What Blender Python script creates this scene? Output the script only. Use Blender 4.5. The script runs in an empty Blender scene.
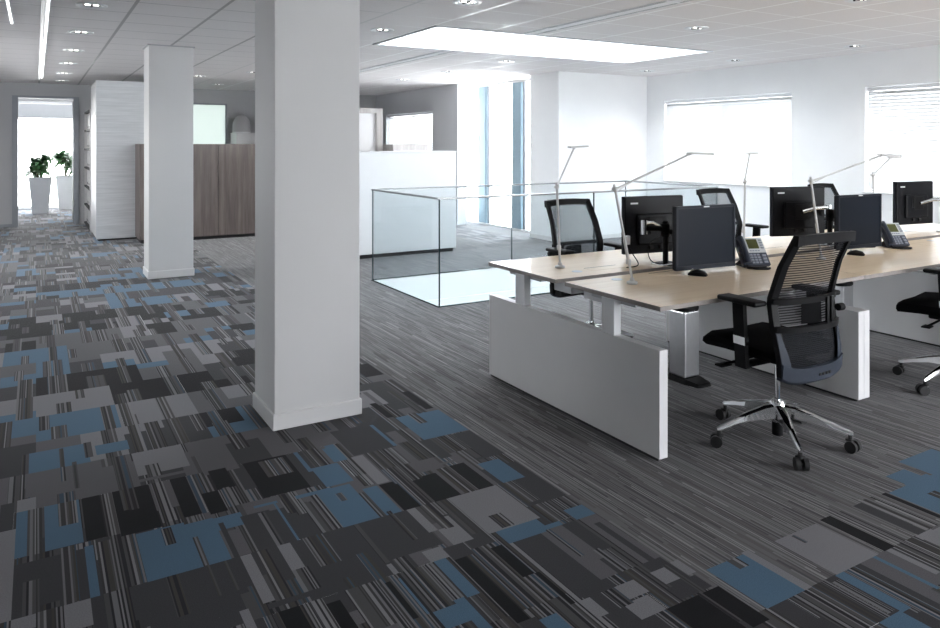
import bpy, bmesh, math, random
from mathutils import Vector, Matrix
random.seed(7)
PI = math.pi
scene = bpy.context.scene
C = scene.collection

# ------------------------------------------------------------------ materials
def new_mat(name):
    m = bpy.data.materials.new(name); m.use_nodes = True
    nt = m.node_tree; b = nt.nodes['Principled BSDF']
    return m, nt, b

def M(name, col, rough=0.5, metal=0.0, noise=0.0, nscale=40.0, bump=0.0, coat=0.0, spec=0.5, emit=None, estr=0.0):
    m, nt, b = new_mat(name)
    b.inputs['Base Color'].default_value = (*col, 1)
    b.inputs['Roughness'].default_value = rough
    b.inputs['Metallic'].default_value = metal
    b.inputs['Coat Weight'].default_value = coat
    b.inputs['Specular IOR Level'].default_value = spec
    if emit:
        b.inputs['Emission Color'].default_value = (*emit, 1)
        b.inputs['Emission Strength'].default_value = estr
    if noise or bump:
        tc = nt.nodes.new('ShaderNodeTexCoord')
        n = nt.nodes.new('ShaderNodeTexNoise'); n.inputs['Scale'].default_value = nscale
        n.inputs['Detail'].default_value = 4
        nt.links.new(tc.outputs['Object'], n.inputs['Vector'])
        if noise:
            r = nt.nodes.new('ShaderNodeValToRGB')
            r.color_ramp.elements[0].position = .3; r.color_ramp.elements[1].position = .7
            r.color_ramp.elements[0].color = (*[c*(1-noise) for c in col], 1)
            r.color_ramp.elements[1].color = (*[min(1, c*(1+noise)) for c in col], 1)
            nt.links.new(n.outputs['Fac'], r.inputs['Fac']); nt.links.new(r.outputs['Color'], b.inputs['Base Color'])
        if bump:
            bp = nt.nodes.new('ShaderNodeBump'); bp.inputs['Strength'].default_value = bump
            bp.inputs['Distance'].default_value = .002
            nt.links.new(n.outputs['Fac'], bp.inputs['Height']); nt.links.new(bp.outputs['Normal'], b.inputs['Normal'])
    return m

def mth(nt, op, a, b=None, c=None):
    n = nt.nodes.new('ShaderNodeMath'); n.operation = op
    for i, v in enumerate((a, b, c)):
        if v is None: continue
        if isinstance(v, (int, float)): n.inputs[i].default_value = v
        else: nt.links.new(v, n.inputs[i])
    return n.outputs[0]

def ramp(nt, fac, stops, interp='LINEAR'):
    r = nt.nodes.new('ShaderNodeValToRGB'); r.color_ramp.interpolation = interp
    while len(r.color_ramp.elements) < len(stops): r.color_ramp.elements.new(.5)
    for e, (p, c) in zip(r.color_ramp.elements, stops): e.position = p; e.color = (*c, 1)
    nt.links.new(fac, r.inputs['Fac']); return r.outputs['Color']

def stripe_carpet(name, w, L, stops, rough=.95, stagger=7.0):
    m, nt, b = new_mat(name)
    tc = nt.nodes.new('ShaderNodeTexCoord'); sp = nt.nodes.new('ShaderNodeSeparateXYZ')
    nt.links.new(tc.outputs['Object'], sp.inputs[0])
    xw = mth(nt, 'ADD', sp.outputs[0], mth(nt, 'ADD', mth(nt, 'MULTIPLY', mth(nt, 'SINE', mth(nt, 'MULTIPLY', sp.outputs[0], 97.0)), .0042), mth(nt, 'MULTIPLY', mth(nt, 'SINE', mth(nt, 'MULTIPLY', sp.outputs[0], 231.0)), .0018)))
    u = mth(nt, 'FLOOR', mth(nt, 'DIVIDE', xw, w))
    wn = nt.nodes.new('ShaderNodeTexWhiteNoise'); wn.noise_dimensions = '1D'; nt.links.new(u, wn.inputs['W'])
    v = mth(nt, 'FLOOR', mth(nt, 'ADD', mth(nt, 'DIVIDE', sp.outputs[1], L), mth(nt, 'MULTIPLY', wn.outputs['Value'], stagger)))
    cb = nt.nodes.new('ShaderNodeCombineXYZ'); nt.links.new(u, cb.inputs[0]); nt.links.new(v, cb.inputs[1])
    w2 = nt.nodes.new('ShaderNodeTexWhiteNoise'); w2.noise_dimensions = '2D'; nt.links.new(cb.outputs[0], w2.inputs['Vector'])
    alt = mth(nt, 'MULTIPLY', mth(nt, 'FRACT', mth(nt, 'MULTIPLY', u, .5)), 1.0)
    col = ramp(nt, mth(nt, 'ADD', mth(nt, 'MULTIPLY', w2.outputs['Value'], .4995), alt), stops, 'CONSTANT')
    n = nt.nodes.new('ShaderNodeTexNoise'); n.inputs['Scale'].default_value = 350; nt.links.new(tc.outputs['Object'], n.inputs['Vector'])
    mx = nt.nodes.new('ShaderNodeMix'); mx.data_type = 'RGBA'; mx.blend_type = 'MULTIPLY'; mx.inputs[0].default_value = .35
    nt.links.new(col, mx.inputs[6]); nt.links.new(n.outputs['Fac'], mx.inputs[7]); nt.links.new(mx.outputs[2], b.inputs['Base Color'])
    b.inputs['Roughness'].default_value = rough; b.inputs['Specular IOR Level'].default_value = .15
    b.inputs['Sheen Weight'].default_value = .28; b.inputs['Sheen Roughness'].default_value = .24
    return m

def grain(name, c0, c1, stretch, rough=.4, coat=0.0, spec=.5):
    """wood-like streaks; stretch = noise scale per axis"""
    m, nt, b = new_mat(name)
    tc = nt.nodes.new('ShaderNodeTexCoord'); mp = nt.nodes.new('ShaderNodeMapping')
    mp.inputs['Scale'].default_value = stretch; nt.links.new(tc.outputs['Object'], mp.inputs['Vector'])
    n = nt.nodes.new('ShaderNodeTexNoise'); n.inputs['Scale'].default_value = 1; n.inputs['Detail'].default_value = 6
    n.inputs['Roughness'].default_value = .65
    nt.links.new(mp.outputs[0], n.inputs['Vector'])
    col = ramp(nt, n.outputs['Fac'], [(.3, c0), (.7, c1)])
    nt.links.new(col, b.inputs['Base Color'])
    b.inputs['Roughness'].default_value = rough; b.inputs['Coat Weight'].default_value = coat
    b.inputs['Specular IOR Level'].default_value = spec
    return m

def thin_glass(name, tint, ior=1.5, refl=1.0):
    m = bpy.data.materials.new(name); m.use_nodes = True; nt = m.node_tree
    nt.nodes.remove(nt.nodes['Principled BSDF']); out = nt.nodes['Material Output']
    t = nt.nodes.new('ShaderNodeBsdfTransparent'); t.inputs[0].default_value = (*tint, 1)
    g = nt.nodes.new('ShaderNodeBsdfGlossy'); g.inputs['Roughness'].default_value = .0
    f = nt.nodes.new('ShaderNodeLayerWeight'); f.inputs[0].default_value = .5
    k = mth(nt, 'ADD', mth(nt, 'MULTIPLY', mth(nt, 'POWER', f.outputs['Facing'], 5.0), .9), .04)
    mx = nt.nodes.new('ShaderNodeMixShader'); nt.links.new(mth(nt, 'MULTIPLY', k, refl), mx.inputs[0])
    nt.links.new(t.outputs[0], mx.inputs[1]); nt.links.new(g.outputs[0], mx.inputs[2])
    nt.links.new(mx.outputs[0], out.inputs['Surface'])
    return m

def mesh_fabric(name, col, open_lo, open_hi, period=.012):
    m = bpy.data.materials.new(name); m.use_nodes = True; nt = m.node_tree
    b = nt.nodes['Principled BSDF']; out = nt.nodes['Material Output']
    b.inputs['Base Color'].default_value = (*col, 1); b.inputs['Roughness'].default_value = .7; b.inputs['Specular IOR Level'].default_value = .1
    tc = nt.nodes.new('ShaderNodeTexCoord'); sp = nt.nodes.new('ShaderNodeSeparateXYZ')
    nt.links.new(tc.outputs['Object'], sp.inputs[0])
    s = mth(nt, 'FRACT', mth(nt, 'DIVIDE', sp.outputs[2], period))
    k = mth(nt, 'GREATER_THAN', s, .5)
    fac = mth(nt, 'ADD', mth(nt, 'MULTIPLY', k, open_hi-open_lo), open_lo)
    t = nt.nodes.new('ShaderNodeBsdfTransparent'); mx = nt.nodes.new('ShaderNodeMixShader')
    nt.links.new(fac, mx.inputs[0]); nt.links.new(b.outputs[0], mx.inputs[1]); nt.links.new(t.outputs[0], mx.inputs[2])
    nt.links.new(mx.outputs[0], out.inputs['Surface'])
    return m

def translucent(name, col, trans):
    m = bpy.data.materials.new(name); m.use_nodes = True; nt = m.node_tree
    b = nt.nodes['Principled BSDF']; out = nt.nodes['Material Output']
    b.inputs['Base Color'].default_value = (*col, 1); b.inputs['Roughness'].default_value = .5
    t = nt.nodes.new('ShaderNodeBsdfTranslucent'); t.inputs[0].default_value = (*col, 1)
    mx = nt.nodes.new('ShaderNodeMixShader'); mx.inputs[0].default_value = trans
    nt.links.new(b.outputs[0], mx.inputs[1]); nt.links.new(t.outputs[0], mx.inputs[2])
    nt.links.new(mx.outputs[0], out.inputs['Surface'])
    return m

def ceiling_mat():
    m, nt, b = new_mat('ceiling_tiles')
    tc = nt.nodes.new('ShaderNodeTexCoord'); sp = nt.nodes.new('ShaderNodeSeparateXYZ')
    nt.links.new(tc.outputs['Object'], sp.inputs[0])
    def line(o, off, pitch, half):
        t = mth(nt, 'DIVIDE', mth(nt, 'SUBTRACT', o, off), pitch)
        d = mth(nt, 'ABSOLUTE', mth(nt, 'SUBTRACT', mth(nt, 'FRACT', mth(nt, 'ADD', t, .5)), .5))
        return mth(nt, 'LESS_THAN', mth(nt, 'MULTIPLY', d, pitch), half)
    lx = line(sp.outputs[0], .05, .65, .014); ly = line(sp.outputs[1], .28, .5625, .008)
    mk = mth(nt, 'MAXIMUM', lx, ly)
    n = nt.nodes.new('ShaderNodeTexNoise'); n.inputs['Scale'].default_value = 220; nt.links.new(tc.outputs['Object'], n.inputs['Vector'])
    base = ramp(nt, n.outputs['Fac'], [(.3, (.76, .735, .735)), (.7, (.84, .815, .815))])
    mx = nt.nodes.new('ShaderNodeMix'); mx.data_type = 'RGBA'; nt.links.new(mk, mx.inputs[0])
    nt.links.new(base, mx.inputs[6])
    bar_glare = ramp(nt, mth(nt, 'DIVIDE', sp.outputs[0], 8.0), [(.28, (.34, .33, .33)), (.40, (.95, .95, .95))]); nt.links.new(bar_glare, mx.inputs[7])  # bars whiten towards the windows: reflected daylight painted into their colour
    nt.links.new(mx.outputs[2], b.inputs['Base Color'])
    b.inputs['Roughness'].default_value = .9
    nt.links.new(mth(nt, 'SUBTRACT', .9, mth(nt, 'MULTIPLY', mk, .55)), b.inputs['Roughness'])
    return m

white_wall = M('white_wall_paint', (.85, .86, .87), .7, noise=.012, nscale=3)
grey_wall = M('grey_wall_paint', (.56, .57, .59), .7, noise=.012, nscale=3)
dark_wall = M('corridor_wall_paint', (.46, .465, .48), .7, noise=.012, nscale=3)
column_paint = M('column_paint', (.66, .66, .665), .55, noise=.01, nscale=3)
white_lam = M('white_laminate', (.70, .70, .705), .35, noise=.01, nscale=6)
white_metal = M('white_powder_coat', (.74, .75, .77), .35, noise=.01, nscale=9)
grey_metal = M('grey_powder_coat', (.42, .43, .45), .4, noise=.02, nscale=9)
tray_metal = M('light_grey_steel', (.60, .61, .63), .4, noise=.02, nscale=9)
silver = M('satin_aluminium', (.66, .67, .69), .28, 1.0, noise=.03, nscale=30)
steel = M('brushed_steel', (.55, .57, .58), .22, 1.0, noise=.04, nscale=60)
chrome = M('polished_chrome', (.86, .87, .88), .06, 1.0, noise=.01, nscale=20)
black_plastic = M('black_plastic', (.006, .006, .007), .5, spec=.16, noise=.15, nscale=60)
black_fabric = M('black_fabric', (.007, .007, .008), .9, noise=.3, nscale=300, bump=.25, spec=.08)
black_matte = M('black_matte', (.008, .008, .009), .7, noise=.1, nscale=60)
shell_plastic = M('slate_plastic_shell', (.035, .043, .060), .55, spec=.2, noise=.05, nscale=40)
monitor_plastic = M('monitor_black_plastic', (.005, .0055, .0075), .4, spec=.14, noise=.1, nscale=60)
bezel_plastic = M('monitor_bezel_plastic', (.011, .014, .022), .4, spec=.14, noise=.1, nscale=60)
screen_mat = M('switched_off_screen', (.004, .0072, .0145), .32, noise=.02, nscale=5, spec=.09)
mark_white = M('white_printed_mark', (.75, .76, .78), .5, noise=.02, nscale=60)
lamp_metal = M('lamp_aluminium', (.52, .52, .52), .35, .0, noise=.02, nscale=50)
phone_silver = M('phone_silver', (.52, .54, .55), .35, .25, noise=.02, nscale=50)
phone_blue = M('phone_slate_plastic', (.028, .036, .055), .35, noise=.05, nscale=50)
phone_key = M('phone_keys', (.22, .24, .28), .4, noise=.05, nscale=50)
lcd_mat = M('olive_lcd', (.05, .058, .008), .35, noise=.12, nscale=20)
rubber = M('black_rubber', (.012, .012, .013), .6, noise=.1, nscale=50)
dark_edge = M('dark_glass_edge', (.02, .045, .05), .2, noise=.1, nscale=10)
void_white = M('stairwell_white', (.86, .88, .88), .6, noise=.01, nscale=3)
skirting_dark = M('dark_skirting', (.02, .02, .023), .6, noise=.1, nscale=10)
mullion_mat = M('blue_grey_mullion', (.25, .35, .41), .4, .1, noise=.03, nscale=5)
frame_grey = M('window_frame_grey', (.30, .32, .35), .45, noise=.02, nscale=9)
frame_white = M('window_frame_white', (.8, .8, .8), .4, noise=.01, nscale=9)
bin_white = M('planter_white', (.72, .73, .74), .4, noise=.02, nscale=9)
leaf_mat = M('plant_leaf', (.05, .16, .05), .45, noise=.35, nscale=14)
soil_mat = M('potting_soil', (.03, .022, .016), .95, noise=.4, nscale=80)
stem_mat = M('plant_stem', (.10, .11, .045), .7, noise=.2, nscale=30)
grass_mat = M('lawn_grass', (.50, .58, .45), .9, noise=.3, nscale=.6)
hedge_mat = M('hedge_leaves', (.24, .36, .30), .8, noise=.3, nscale=2.0)
bounce_mat = M('pale_bounce', (.80, .80, .79), .9, noise=.05, nscale=.8)
paper_mat = M('paper', (.85, .85, .84), .8, noise=.01, nscale=30)
dome_mat = M('dome_grey_plastic', (.50, .49, .50), .35, noise=.02, nscale=10)
beech = grain('beech_desktop', (.78, .61, .42), (.89, .73, .54), (1.2, 26, 26), .28, .18)
beech_edge = M('desktop_edge_band', (.30, .27, .25), .45, noise=.06, nscale=30)
walnut = grain('grey_walnut_veneer', (.085, .068, .062), (.21, .175, .16), (15, 15, .9), .4)
grey_oak = grain('grey_oak_veneer', (.36, .34, .335), (.50, .48, .475), (18, 18, 1.2), .45)
ash_white = grain('white_ash_veneer', (.50, .52, .54), (.66, .68, .70), (1.6, 1.6, 34), .45)
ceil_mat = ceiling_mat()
glass = thin_glass('balustrade_glass', (.94, .96, .966), 1.45, .55)
pane_glass = thin_glass('window_glass', (.97, .975, .98), 1.45, .9)
green_glass = translucent('frosted_green_glass', (.74, .79, .76), .8)
mesh_open = mesh_fabric('chair_mesh_upper', (.012, .012, .014), .10, .55, .0125)
mesh_fine = mesh_fabric('chair_mesh_fine', (.07, .085, .10), .28, .42, .006)
mesh_dense = mesh_fabric('chair_mesh_lower', (.009, .010, .013), .0, .08, .009)
slat_mat = translucent('blind_slat', (.62, .63, .64), .01)
frosted = translucent('frosted_roof_light', (.92, .95, .97), .88)
led = M('led_diffuser', (.9, .9, .9), .5, emit=(1, .98, .95), estr=3.0)
lamp_glow = M('downlight_lens', (.9, .9, .9), .4, emit=(1, .97, .92), estr=7.0)

LG, MG, DG, BK, BL = (.200, .198, .212), (.106, .105, .113), (.048, .048, .053), (.0115, .0115, .0135), (.078, .140, .208)
def carpet_plain(name, c):
    m = M(name, c, .95, noise=.2, nscale=260, bump=.3, spec=.12)
    b = m.node_tree.nodes['Principled BSDF']; b.inputs['Sheen Weight'].default_value = .28; b.inputs['Sheen Roughness'].default_value = .24
    return m
carp = {'L': carpet_plain('carpet_light_grey', LG), 'M': carpet_plain('carpet_mid_grey', MG),
        'D': carpet_plain('carpet_dark_grey', DG), 'K': carpet_plain('carpet_black', BK), 'B': carpet_plain('carpet_blue', BL)}
carp['S'] = stripe_carpet('carpet_stripe_bold', .0078, .4033, [(0, (.026, .026, .029)), (.20, (.050, .049, .051)), (.33, (.085, .083, .085)), (.45, (.05, .08, .115)), (.5, (.085, .083, .088)), (.66, (.19, .188, .20)), (.82, (.065, .06, .055)), (.92, (.25, .248, .26))], stagger=0.0)
carp['P'] = stripe_carpet('carpet_stripe_fine', .0076, .26, [(0, (.088, .087, .092)), (.22, (.13, .128, .133)), (.40, (.16, .158, .163)), (.5, (.16, .158, .163)), (.64, (.21, .208, .214)), (.82, (.285, .283, .29)), (.93, (.13, .127, .126))])

# ------------------------------------------------------------------ mesh helpers
class MB:
    def __init__(s): s.bm = bmesh.new()
    def _merge(s, tb, mat=None):
        if mat is not None: bmesh.ops.transform(tb, matrix=mat, verts=tb.verts)
        me = bpy.data.meshes.new('tmp'); tb.to_mesh(me); tb.free(); s.bm.from_mesh(me); bpy.data.meshes.remove(me)
        return s
    def box(s, x0, x1, y0, y1, z0, z1, bev=0.0, seg=2, rot=None, mi=0):
        tb = bmesh.new(); bmesh.ops.create_cube(tb, size=1)
        cx, cy, cz = (x0+x1)/2, (y0+y1)/2, (z0+z1)/2
        for v in tb.verts: v.co = Vector((v.co.x*(x1-x0), v.co.y*(y1-y0), v.co.z*(z1-z0)))
        if bev: bmesh.ops.bevel(tb, geom=tb.edges[:], offset=bev, segments=seg, profile=.5, affect='EDGES')
        for f in tb.faces: f.material_index = mi
        m = Matrix.Translation((cx, cy, cz))
        if rot is not None: m = m @ rot.to_4x4()
        return s._merge(tb, m)
    def cyl(s, p0, p1, r0, r1=None, n=16, mi=0):
        p0, p1 = Vector(p0), Vector(p1); d = p1-p0
        tb = bmesh.new()
        bmesh.ops.create_cone(tb, cap_ends=True, segments=n, radius1=r0, radius2=r0 if r1 is None else r1, depth=d.length)
        for f in tb.faces: f.material_index = mi
        q = d.to_track_quat('Z', 'Y').to_matrix().to_4x4()
        return s._merge(tb, Matrix.Translation((p0+p1)/2) @ q)
    def sphere(s, c, r, sc=(1, 1, 1), n=16):
        tb = bmesh.new(); bmesh.ops.create_uvsphere(tb, u_segments=n, v_segments=n//2+2, radius=r)
        return s._merge(tb, Matrix.Translation(c) @ Matrix.Diagonal((*sc, 1)))
    def loft(s, secs, caps=True, closed=False, mi=0):
        rows = [[s.bm.verts.new(p) for p in sec] for sec in secs]
        n = len(rows[0]); R = len(rows)
        for i in range(R if closed else R-1):
            a, b = rows[i], rows[(i+1) % R]
            for j in range(n):
                f = s.bm.faces.new((a[j], a[(j+1) % n], b[(j+1) % n], b[j])); f.material_index = mi
        if caps and not closed:
            s.bm.faces.new(rows[0][::-1]).material_index = mi; s.bm.faces.new(rows[-1]).material_index = mi
        return s
    def tube(s, pts, r, n=8, rs=None):
        pts = [Vector(p) for p in pts]; secs = []
        up = Vector((0, 0, 1)); prev = None
        for i, p in enumerate(pts):
            t = (pts[min(i+1, len(pts)-1)]-pts[max(i-1, 0)]).normalized()
            if prev is None:
                a = t.cross(up)
                if a.length < 1e-3: a = t.cross(Vector((1, 0, 0)))
            else: a = prev - t*prev.dot(t)
            a.normalize(); prev = a; b = t.cross(a)
            rr = rs[i] if rs else r
            secs.append([p + (a*math.cos(2*PI*k/n) + b*math.sin(2*PI*k/n))*rr for k in range(n)])
        return s.loft(secs)
    def lathe(s, prof, c=(0, 0, 0), n=24):
        c = Vector(c)
        secs = [[c+Vector((r*math.cos(2*PI*k/n), r*math.sin(2*PI*k/n), z)) for k in range(n)] for r, z in prof]
        return s.loft(secs)
    def quad(s, *pts, mi=0):
        f = s.bm.faces.new([s.bm.verts.new(p) for p in pts]); f.material_index = mi; return s
    def grid(s, fn, nu, nv):
        vs = [[s.bm.verts.new(fn(i/nu, j/nv)) for j in range(nv+1)] for i in range(nu+1)]
        for i in range(nu):
            for j in range(nv): s.bm.faces.new((vs[i][j], vs[i+1][j], vs[i+1][j+1], vs[i][j+1]))
        return s
    def build(s, name, mats, parent=None, smooth=False, loc=None):
        if not isinstance(mats, (list, tuple)): mats = [mats]
        bmesh.ops.recalc_face_normals(s.bm, faces=s.bm.faces)
        me = bpy.data.meshes.new(name); s.bm.to_mesh(me); s.bm.free()
        for m in mats: me.materials.append(m)
        o = bpy.data.objects.new(name, me); C.objects.link(o)
        if smooth:
            for p in me.polygons: p.use_smooth = True
            try: me.set_sharp_from_angle(angle=math.radians(38))
            except Exception: pass
        if parent: o.parent = parent
        if loc: o.location = loc
        return o

def tag(o, label, cat, group=None, kind=None):
    o['label'] = label; o['category'] = cat
    if group: o['group'] = group
    if kind: o['kind'] = kind
    return o
def thing(name, label, cat, loc=(0, 0, 0), rz=0, group=None):
    o = bpy.data.objects.new(name, None); C.objects.link(o); o.empty_display_size = .1
    o.location = loc; o.rotation_euler = (0, 0, rz); tag(o, label, cat, group); return o
def struct(o, label=None):
    o['kind'] = 'structure'
    if label: o['label'] = label
    return o
def kids(o): return [c for c in C.objects if c.parent == o]
def dup(o, loc, rz=None, label=None, parent=None):
    c = o.copy(); C.objects.link(c)
    if parent: c.parent = parent
    if loc is not None: c.location = loc
    if rz is not None: c.rotation_euler = (0, 0, rz)
    if label: c['label'] = label
    for k in kids(o): dup(k, None, parent=c)
    return c
def lathe_pts(cx, cy, r, n): return [(cx+r*math.cos(2*PI*k/n), cy+r*math.sin(2*PI*k/n)) for k in range(n)]
# ------------------------------------------------------------------ the setting
H = 2.69
XR = 8.95           # wall with the two blinds
YB = 16.1           # far wall with the corridor door
X0, Y0 = -3.4, -3.6
VX0, VX1, VY0, VY1 = 3.297, 7.10, 6.17, 7.75     # stairwell opening
DX0, DX1 = -.289, .622                           # corridor doorway

# carpet: disjoint rectangles, painted one over the other
def subtract(rs, q):
    x0, x1, y0, y1 = q; out = []
    for m, a, b, c, d in rs:
        if b <= x0 or a >= x1 or d <= y0 or c >= y1: out.append((m, a, b, c, d)); continue
        if c < y0: out.append((m, a, b, c, y0))
        if d > y1: out.append((m, a, b, y1, d))
        lo, hi = max(c, y0), min(d, y1)
        if a < x0: out.append((m, a, x0, lo, hi))
        if b > x1: out.append((m, x1, b, lo, hi))
    return out
def paint(rs, m, x0, x1, y0, y1):
    if x1-x0 < .003 or y1-y0 < .003: return rs
    rs = subtract(rs, (x0, x1, y0, y1)); rs.append((m, x0, x1, y0, y1)); return rs

P = .4033
def tile_cell(x, y, w, h, base, alt):
    rs = [(base, x, x+w, y, y+h)]
    if random.random() < .42:       # a second solid block in the cell
        q = random.choice((.3, .4, .6, .7))
        rs = paint(rs, alt, x, x+w, y, y+h*q) if random.random() < .5 else paint(rs, alt, x, x+w, y+h*q, y+h)
    for k in range(random.choice((1, 1, 2))):
        bw = random.uniform(.045, .085); bx = x+random.uniform(0, w-bw)
        m = random.random()
        if m < .5: a, b = y, y+h
        elif m < .75: a, b = y+h*random.uniform(.3, .6), y+h
        else: a, b = y, y+h*random.uniform(.4, .7)
        rs = paint(rs, 'S', bx, bx+bw, a, b)
    return rs
def region(x0, x1, y0, y1, pal='BLMDK', wts=(.22, .19, .25, .20, .14), keep=.42):
    out = []; ny = int(round((y1-y0)/P)); nx = int(round((x1-x0)/P*2))
    for j in range(ny):
        base = None
        for i in range(nx):
            if base is None or random.random() > keep: base = random.choices(pal, wts)[0]
            alt = random.choice([c for c in pal if c != base])
            out += tile_cell(x0+i*P/2, y0+j*P, P/2, P, base, alt)
    return out
TRACE = "B 175 193 344 380;B 191 202 344 379;K 171 175 382 408;M 175 178 403 429;K 196 201 383 417;D 136 159 344 379;B 127 132 342 363;B 158 160 345 377;D 172 178 319 344;D 187 202 309 343;L 150 156 323 344;L 134 140 310 343;B 184 196 282 305;K 170 179 282 310;K 149 161 282 307;K 134 142 282 308;L 155 180 248 282;B -3 23 403 429;B 26 41 410 423;L 41 64 374 403;M -4 18 376 403;M 17 41 363 393;M 41 64 367 370;M 66 84 359 403;K 70 78 341 363;K 17 24 323 363;K 29 44 320 363;K 53 60 323 363;K 63 70 320 341;B -7 -3 323 363;B 3 16 323 363;L -7 0 363 375;D -13 -8 344 374;L -15 -7 282 348;B 16 19 282 319;B 34 52 282 319;B 48 63 282 317;B 47 74 305 316;D 64 66 282 311;D -7 16 282 318;L 8 16 266 282;L -7 0 274 282;D 16 19 262 282;D 29 40 256 282;D 44 59 251 282;K 86 107 323 363;B 111 113 338 363;B 125 132 342 360;B 113 126 319 341;M 112 132 312 317;L 134 138 310 342;L 150 156 323 343;M 158 181 313 315;K 134 141 282 309;K 155 162 282 307;K 170 172 282 309;B 98 114 315 318;B 107 123 282 317;B 126 133 282 309;B 80 90 316 318;B 88 89 282 316;D 73 85 282 312;L 66 70 249 282;L 80 85 259 282;D 87 106 242 282;D 114 136 251 282;L 135 139 261 282;L 139 148 248 261;L 156 158 261 282;D 134 144 236 248;D 66 87 245 248;D 90 105 237 263;L 111 113 242 249;B 111 112 216 239;L 126 134 242 250;B 127 132 217 242;B 113 125 206 216;K 106 108 216 239;K 84 89 221 238;K 69 76 227 242;L 58 61 237 249;B 210 230 161 187;L 230 234 161 188;L 248 274 161 187;K 278 285 161 188;D 301 307 161 188;K 315 316 161 189;B 324 325 165 187;B 340 347 184 188;B 356 360 183 189;L 299 310 158 161;B 270 272 138 161;L 279 282 143 161;B 247 252 137 161;B 235 247 126 138;B 229 232 140 158;D 212 220 144 161;K 198 206 157 178;D 196 199 196 233;D 181 183 196 212;L 191 198 188 196;L 202 206 188 197;D 189 199 179 186;D 200 204 179 187;L 174 183 188 196;L 170 181 178 187;K 181 196 158 178;K 198 204 158 178;L 159 180 248 282;L 143 148 249 269;B 158 178 238 248;B 178 185 239 242;B 192 202 239 248;D 160 173 197 238;D 184 191 216 239;K 150 155 217 239;K 134 140 197 239;K 155 157 196 217;D 134 143 239 247;B 122 126 198 218;B 141 148 186 195;L 158 163 186 196;S 183 188 365 382;S 189 192 379 423;S 182 191 311 344;S 141 155 306 344;S 10 12 386 428;S 21 25 409 430;S 45 51 370 385;S 15 17 375 407;S 32 38 342 403;S 66 68 341 384;S 25 28 320 363;S 34 38 341 363;S 45 50 319 363;S 72 75 323 342;S -3 2 320 363;S 8 15 341 373;S 20 33 282 320;S 43 47 304 318;S 53 55 282 305;S -4 1 282 304;S 8 13 282 319;S 0 7 269 286;S 20 28 260 282;S 40 44 256 282;S 54 55 261 282;S 60 61 261 282;S 93 105 342 361;S 115 123 341 379;S 128 133 311 342;S 145 153 305 342;S 145 148 280 308;S 164 171 282 310;S 91 94 305 318;S 98 103 282 310;S 124 125 282 304;S 114 117 303 311;S 80 83 282 311;S 72 76 250 282;S 80 86 248 263;S 90 98 260 282;S 111 113 250 282;S 127 129 259 285;S 142 146 260 282;S 149 152 251 282;S 94 97 240 249;S 104 108 239 261;S 116 118 217 247;S 92 104 217 242;S 80 84 224 242;S 64 67 234 248;S 221 226 181 187;S 257 259 180 186;S 289 293 161 188;S 308 312 161 189;S 242 246 139 159;S 225 233 138 161;S 183 186 186 218;S 198 200 178 197;S 168 174 186 196;S 182 188 178 187;S 162 168 249 260;S 176 178 217 239;S 139 146 197 239;S 143 144 239 248;S 127 130 197 217;L 300 372 138 160;S 322 332 138 160;B 326 392 161 187;S 340 346 161 178;B 341 356 187 197;B 362 392 187 203;K 322 325 161 188"
W0 = -7*P; E0 = 5*P                       # the patterned strip beside the desks
cells = region(W0, E0, 5*P, 40*P) + region(W0, 23*P, -9*P, 4*P)
# between them, the foreground rows traced from what the carpet shows
cells += region(W0, E0, 4*P, 5*P)
near = [c for c in cells if c[3] < 5.2]; far = [c for c in cells if c[3] >= 5.2]
back = [c for c in near if c[3] < 10*P]; near = [c for c in near if c[3] >= 10*P]
back = region(W0, E0, 4*P, 10*P, 'DMS', (.5, .2, .3)) + region(W0, 23*P, -9*P, 4*P, 'DMS', (.5, .2, .3))
near += back
for it in TRACE.split(';'):
    m, a, b, c, d = it.split(); near = paint(near, m, int(a)/100, int(b)/100, int(c)/100, int(d)/100)
far += region(15*P, 17*P, 24*P, 39*P, 'LMD', (.5, .35, .15))
pat = near+far
def clip(rs, x0, x1, y0, y1):
    out = []
    for m, a, b, c, d in rs:
        a, b, c, d = max(a, x0), min(b, x1), max(c, y0), min(d, y1)
        if b-a > .002 and d-c > .002: out.append((m, a, b, c, d))
    return out
keep = clip(pat, X0, XR, Y0, YB)
plain = [('P', X0, XR, Y0, 9.82), ('P', X0, 7.55, 9.82, 20.1)]
plain = subtract(plain, (VX0, VX1, VY0, VY1))
for q in [(W0, E0, 5*P, YB), (W0, E0, 4*P, 5*P), (W0, XR, Y0, 4*P), (15*P, 17*P, 24*P, 15.7)]:
    plain = subtract(plain, q)
# anything of the trace outside those blocks
blocks = [(W0, E0, 4*P, YB), (W0, XR, Y0, 4*P), (15*P, 17*P, 24*P, 15.7)]
inside, extra = [], []
for q in blocks: inside += clip(keep, *q[:2], *q[2:])
rest = keep
for q in blocks: rest = subtract(rest, q)
for m, a, b, c, d in rest:
    plain = subtract(plain, (a, b, c, d)); inside.append((m, a, b, c, d))
corr = region(-3*P, 7*P, 40*P, 50*P)
for m, a, b, c, d in clip(corr, DX0-.9, 2.2, YB, 20.1):
    plain = subtract(plain, (a, b, c, d)); inside.append((m, a, b, c, d))
gapfill = [('M', W0, E0, 4*P, YB)]
fm = 'LMDKBSP'
f = MB()
for m, a, b, c, d in plain+inside:
    f.quad((a, c, 0), (b, c, 0), (b, d, 0), (a, d, 0), mi=fm.index(m))
for a, b, c, d in ((X0, VX0, Y0, 20.1), (VX1, XR+.25, Y0, 10.02), (VX1, 7.56, 10.02, 20.1), (VX0, VX1, Y0, VY0), (VX0, VX1, VY1, 20.1)):
    f.box(a, b, c, d, -.30, -.002, mi=7)
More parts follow.
